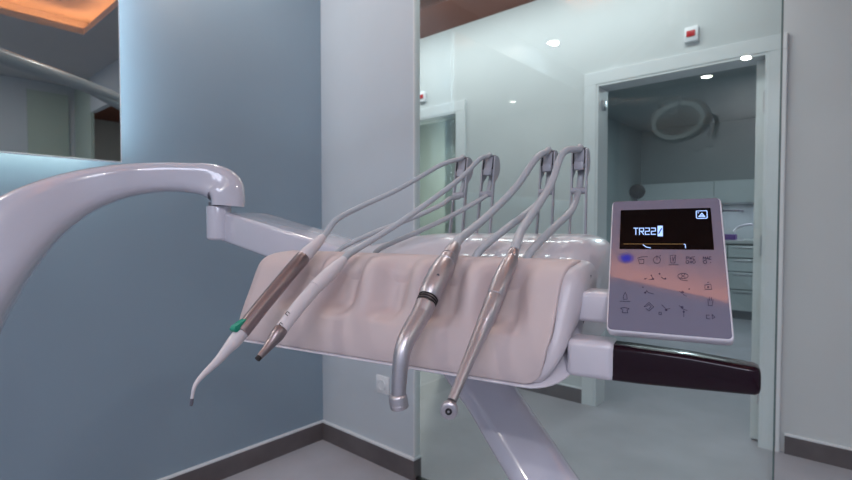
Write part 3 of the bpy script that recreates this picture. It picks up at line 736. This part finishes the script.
# --- 1: air-water syringe
u1 = US[0]
s1 = thing('air_water_syringe', 'three-way syringe with steel barrel, green lever and bent white nozzle, far left', 'dental instrument', on_u(300, 262, u1))
taper([(323, 236.5, 3.4), (321.5, 238.5, 4.4), (318, 242.5, 5.0), (308, 252.5, 6.8), (304, 256.5, 7.1), (303, 257.6, 6.4)], u1).build('connector', M['hp_white'], s1)
taper([(303.6, 257, 6.6), (302.6, 258, 7.4), (290, 272.5, 7.5), (262, 306, 7.8), (245, 327.5, 8.0), (241.6, 332, 7.8), (241, 332.8, 6.6)], u1).build('barrel', M['instr_dark'], s1)
taper([(242, 331.6, 6.2), (240.6, 333.6, 7.2), (233, 343, 6.8), (228, 348.5, 5.6), (218, 360.5, 4.3), (205, 373, 3.0), (197.5, 381.5, 2.3), (194, 388, 1.9), (192.4, 396, 1.6), (192, 399, 1.5)], u1, fine=3).build('nozzle', M['hp_white'], s1)
taper([(192, 398.5, 1.7), (191.5, 403, 1.9), (191, 406, 1.3)], u1).build('nozzle_tip', M['whip_dark'], s1)
lp = [on_u(a, b, u1-.004) for a, b in ((229, 329.2), (231, 331.8), (236, 330.6), (241, 326), (243.4, 318), (241.4, 318.4), (236.5, 322.6), (231, 325.4))]
MB().prism(lp, UU*.008, .0008).build('lever', M['green'], s1, label='teal green thumb lever')
c0 = on_u(297, 252.3, u1)
MB().lathe(on_u(300.6, 254.4, u1)-UU*.0, -UU*.3-VV*.6+V3((0, 0, .7)), [(-.001, .0028), (.0012, .0026)], 12).build('indicator', M['led_blue'], s1, label='small blue light')
# --- 2: scaler
u2 = US[1]
s2 = thing('ultrasonic_scaler', 'white scaler handpiece with dark tipped steel nose, second from left', 'dental instrument', on_u(310, 293, u2))
taper([(344.5, 258.5, 3.4), (343, 260.3, 4.6), (337, 266.5, 6.2), (328, 275, 7.1), (314.6, 288, 7.2)], u2).build('rear_sleeve', M['hp_white'], s2)
taper([(315, 287.6, 6.7), (314.2, 288.5, 6.9), (300, 305, 6.9), (286, 323, 6.9), (281.5, 329, 6.8), (281, 329.6, 6.2)], u2).build('body', M['hp_white'], s2)
taper([(281.8, 328.6, 6.3), (280.5, 330.4, 7.1), (276.5, 336, 7.0), (272, 342, 5.4), (265, 350.5, 4.1), (259.4, 357, 3.3)], u2, fine=2).build('nose_cone', M['instr_dark'], s2)
taper([(259.8, 356.6, 3.0), (257.4, 359.4, 3.0), (257.2, 359.6, 1.5)], u2).build('tip_hole', M['black'], s2)
for (a, b, ln) in ((287.6, 313.6, 1.6), (278.8+2, 325.2-1, 1.3)):
    c0 = on_u(a, b, u2); nn = (CAM-c0).normalized(); ax = (on_u(a-4, b+5, u2)-c0).normalized(); sd = ax.cross(nn).normalized(); q = depth(c0)/FPX
    c1 = c0+nn*(6.6*q)
    m = MB(); h = ln*q
    for p0, p1 in (((-1, -1), (1, -1)), ((1, -1), (1, 1)), ((1, 1), (-1, 1))):
        a3 = c1+sd*p0[0]*h+ax*p0[1]*h; b3 = c1+sd*p1[0]*h+ax*p1[1]*h
        m.tube([a3, b3], .4*q, 6)
    m.build('printed_mark', M['black'], s2)
# --- 3: micromotor with contra-angle
u3 = US[3]
s3 = thing('contra_angle_handpiece', 'thick steel micromotor handpiece with bent contra-angle head, second from right', 'dental instrument', on_u(425, 303, u3))
taper([(456.2, 244.5, 4.6), (455.4, 246, 6.2), (452.8, 250.4, 7.4), (449.6, 256.4, 8.4), (449.4, 256.8, 7.8), (448.9, 257.6, 7.8), (448.7, 258, 9.0), (446.2, 262.6, 9.8), (446, 263, 9.2), (445.6, 263.8, 9.2)], u3).build('rear_cone', M['instr'], s3)
taper([(445.8, 263.4, 9.6), (444.6, 265.6, 10.9), (439, 275, 11.7), (432, 289, 11.9), (430, 294, 11.6), (428.6, 297.4, 10.6)], u3).build('motor_body', M['instr'], s3)
for a, b in ((428.4, 297.8), (427.4, 300), (426.4, 302.2)):
    a2, b2 = a-.55, b+1.2
    taper([(a, b, 9.6), (a-.05, b+.1, 10.5), (a2+.05, b2-.1, 10.4), (a2, b2, 9.6)], u3).build('ring', M['black'], s3)
taper([(428.6, 297.4, 9.7), (426, 303.4, 9.7)], u3).build('ring_core', M['instr_dark'], s3)
taper([(426, 303, 10.0), (425.2, 305, 10.4), (421.5, 313.4, 10.2), (421.2, 314, 9.9), (414, 326.5, 9.9), (406.6, 340, 9.3), (402, 354, 8.6), (400, 370, 8.1), (399, 384, 7.7), (398.6, 395, 7.3)], u3, fine=3).build('contra_angle', M['instr'], s3)
hc = on_u(398.6, 401.2, u3); q = depth(hc)/FPX
hax = (V3((0, 0, -1))+VV*.10+UU*.14).normalized()
MB().lathe(hc-hax*7.2*q, hax, [(-1*q, 5.0*q), (0, 7.6*q), (1.5*q, 8.9*q), (3*q, 9.3*q), (9.6*q, 9.5*q), (10*q, 9.0*q), (10.4*q, 9.3*q), (13.6*q, 9.2*q), (14.6*q, 8.2*q), (14.6*q, 2*q)], 28).build('head', M['instr'], s3)
c0 = on_u(437.2, 266+9, u3); nn = (CAM-c0).normalized(); q = depth(c0)/FPX
MB().lathe(c0+nn*11.0*q+UU*.001, nn, [(-1*q, 1.5*q), (.5*q, 1.5*q)], 12).build('marker_dot', M['whip_dark'], s3)
# --- 4: turbine
u4 = US[4]
s4 = thing('turbine_handpiece', 'slim steel turbine handpiece with round head facing forward, far right', 'dental instrument', on_u(490, 310, u4))
taper([(514.6, 249.2, 4.4), (513.6, 252, 5.2), (511.8, 257, 6.4), (511.5, 258, 6.0), (511.2, 259, 7.0), (506, 270, 8.6), (500, 284, 9.3), (495.6, 296.4, 9.2), (495.2, 297.4, 8.4)], u4).build('coupling', M['instr'], s4)
taper([(495.6, 296.6, 8.4), (494.6, 299.2, 9.2), (492.6, 304.4, 9.1), (484.6, 323.6, 8.3), (484.4, 324.2, 8.0), (477, 341, 7.0), (468.6, 360.6, 6.2), (460.6, 380, 5.4), (455.6, 392, 5.0), (452, 401, 5.0)], u4).build('shaft', M['instr'], s4)
hc = on_u(449.2, 409.6, u4); q = depth(hc)/FPX; nn = ((CAM-hc).normalized()*.9-V3((0, 0, .35))-RGT*.1).normalized()
MB().lathe(hc-nn*8*q, nn, [(0, 3*q), (1.2*q, 6*q), (4*q, 8.4*q), (9*q, 9.2*q), (12.5*q, 8.6*q), (13.6*q, 7*q), (13.7*q, 5.6*q), (13.0*q, 5.2*q), (13.0*q, 1*q)], 28).build('head', M['instr'], s4)
MB().lathe(hc+nn*5.0*q, nn, [(0, 3.6*q), (.9*q, 3.4*q), (.9*q, 1.9*q), (.3*q, 1.5*q)], 18).build('chuck_ring', M['black'], s4)
MB().lathe(hc+nn*5.2*q, nn, [(0, 1.3*q), (1.0*q, 1.1*q)], 12).build('bur_hole', M['instr'], s4)
c0 = on_u(453.6, 398.6, u4); n2 = (CAM-c0).normalized()
MB().lathe(c0+n2*4.4*q, n2, [(0, 2*q), (1.2*q, 1.5*q)], 12).build('light_port', mat('amber_light_port', (150, 124, 84), .3, noise=.05), s4)
for (a, b) in ((498.4, 300), (489.4, 323)):
    c0 = on_u(a, b, u4); n2 = (CAM-c0).normalized(); 
    MB().lathe(c0+n2*6.6*q+UU*.004, n2, [(0, 1*q), (1.0*q, .9*q)], 10).build('marker_dot', M['whip_dark'], s4)

def dirto(a, b, u): return (on_u(*a, u)-on_u(*b, u)).normalized()
hose(on_u(322, 238, u1), dirto((324, 236), (318, 242.5), u1), [(337, 219.5), (361, 206.5), (400, 188.5), (440, 165.5)], WH[0], [(450, 198.5), (440, 205.5), (410, 219), (372, 233.5), (338, 251)], depth(W(.10, .09, 0)), .0048, .0036, s1, u1)
hose(on_u(343.6, 259.6, u2), dirto((346, 257), (337, 266.5), u2), [(362, 246), (400, 222.5), (440, 194), (463, 176), (480, 159)], WH[1], [(463, 209.5), (440, 221.5), (415, 233), (392, 243), (375, 253)], depth(W(.17, .09, 0)), .0048, .0036, s2, u2)
hose(on_u(455.6, 245.6, u3), dirto((456.2, 244.5), (452.8, 250.4), u3), [(467, 233), (488, 215.5), (516, 187), (536, 158.5)], WH[2], [(537, 204.6), (522, 217), (507, 228), (478, 253)], depth(W(.31, .075, 0)), .0058, .0048, s3, u3)
hose(on_u(514.2, 250.2, u4), dirto((514.6, 249.2), (511.8, 257), u4), [(522, 229.5), (537, 207), (551, 184), (563, 153)], WH[3], [(571.6, 210), (558, 224), (545, 236.6), (528, 256)], depth(W(.375, .075, 0)), .0057, .0048, s4, u4)

# ================================================================== WORLD, CAMERA
w = bpy.data.worlds.new('world'); bpy.context.scene.world = w; w.use_nodes = True
w.node_tree.nodes['Background'].inputs[0].default_value = (.02, .022, .025, 1)
cd = bpy.data.cameras.new('camera'); cd.sensor_width = 36; cd.lens = FPX/852*36; cd.clip_start = .02
cd.dof.use_dof = True; cd.dof.focus_distance = .56; cd.dof.aperture_fstop = 9
cam = bpy.data.objects.new('camera', cd); COL.objects.link(cam); cam.location = CAM
cam.rotation_euler = (PI/2-TILT, 0, YAW)
sc = bpy.context.scene; sc.camera = cam
sc.view_settings.view_transform = 'Standard'; sc.view_settings.look = 'None'; sc.view_settings.exposure = 0
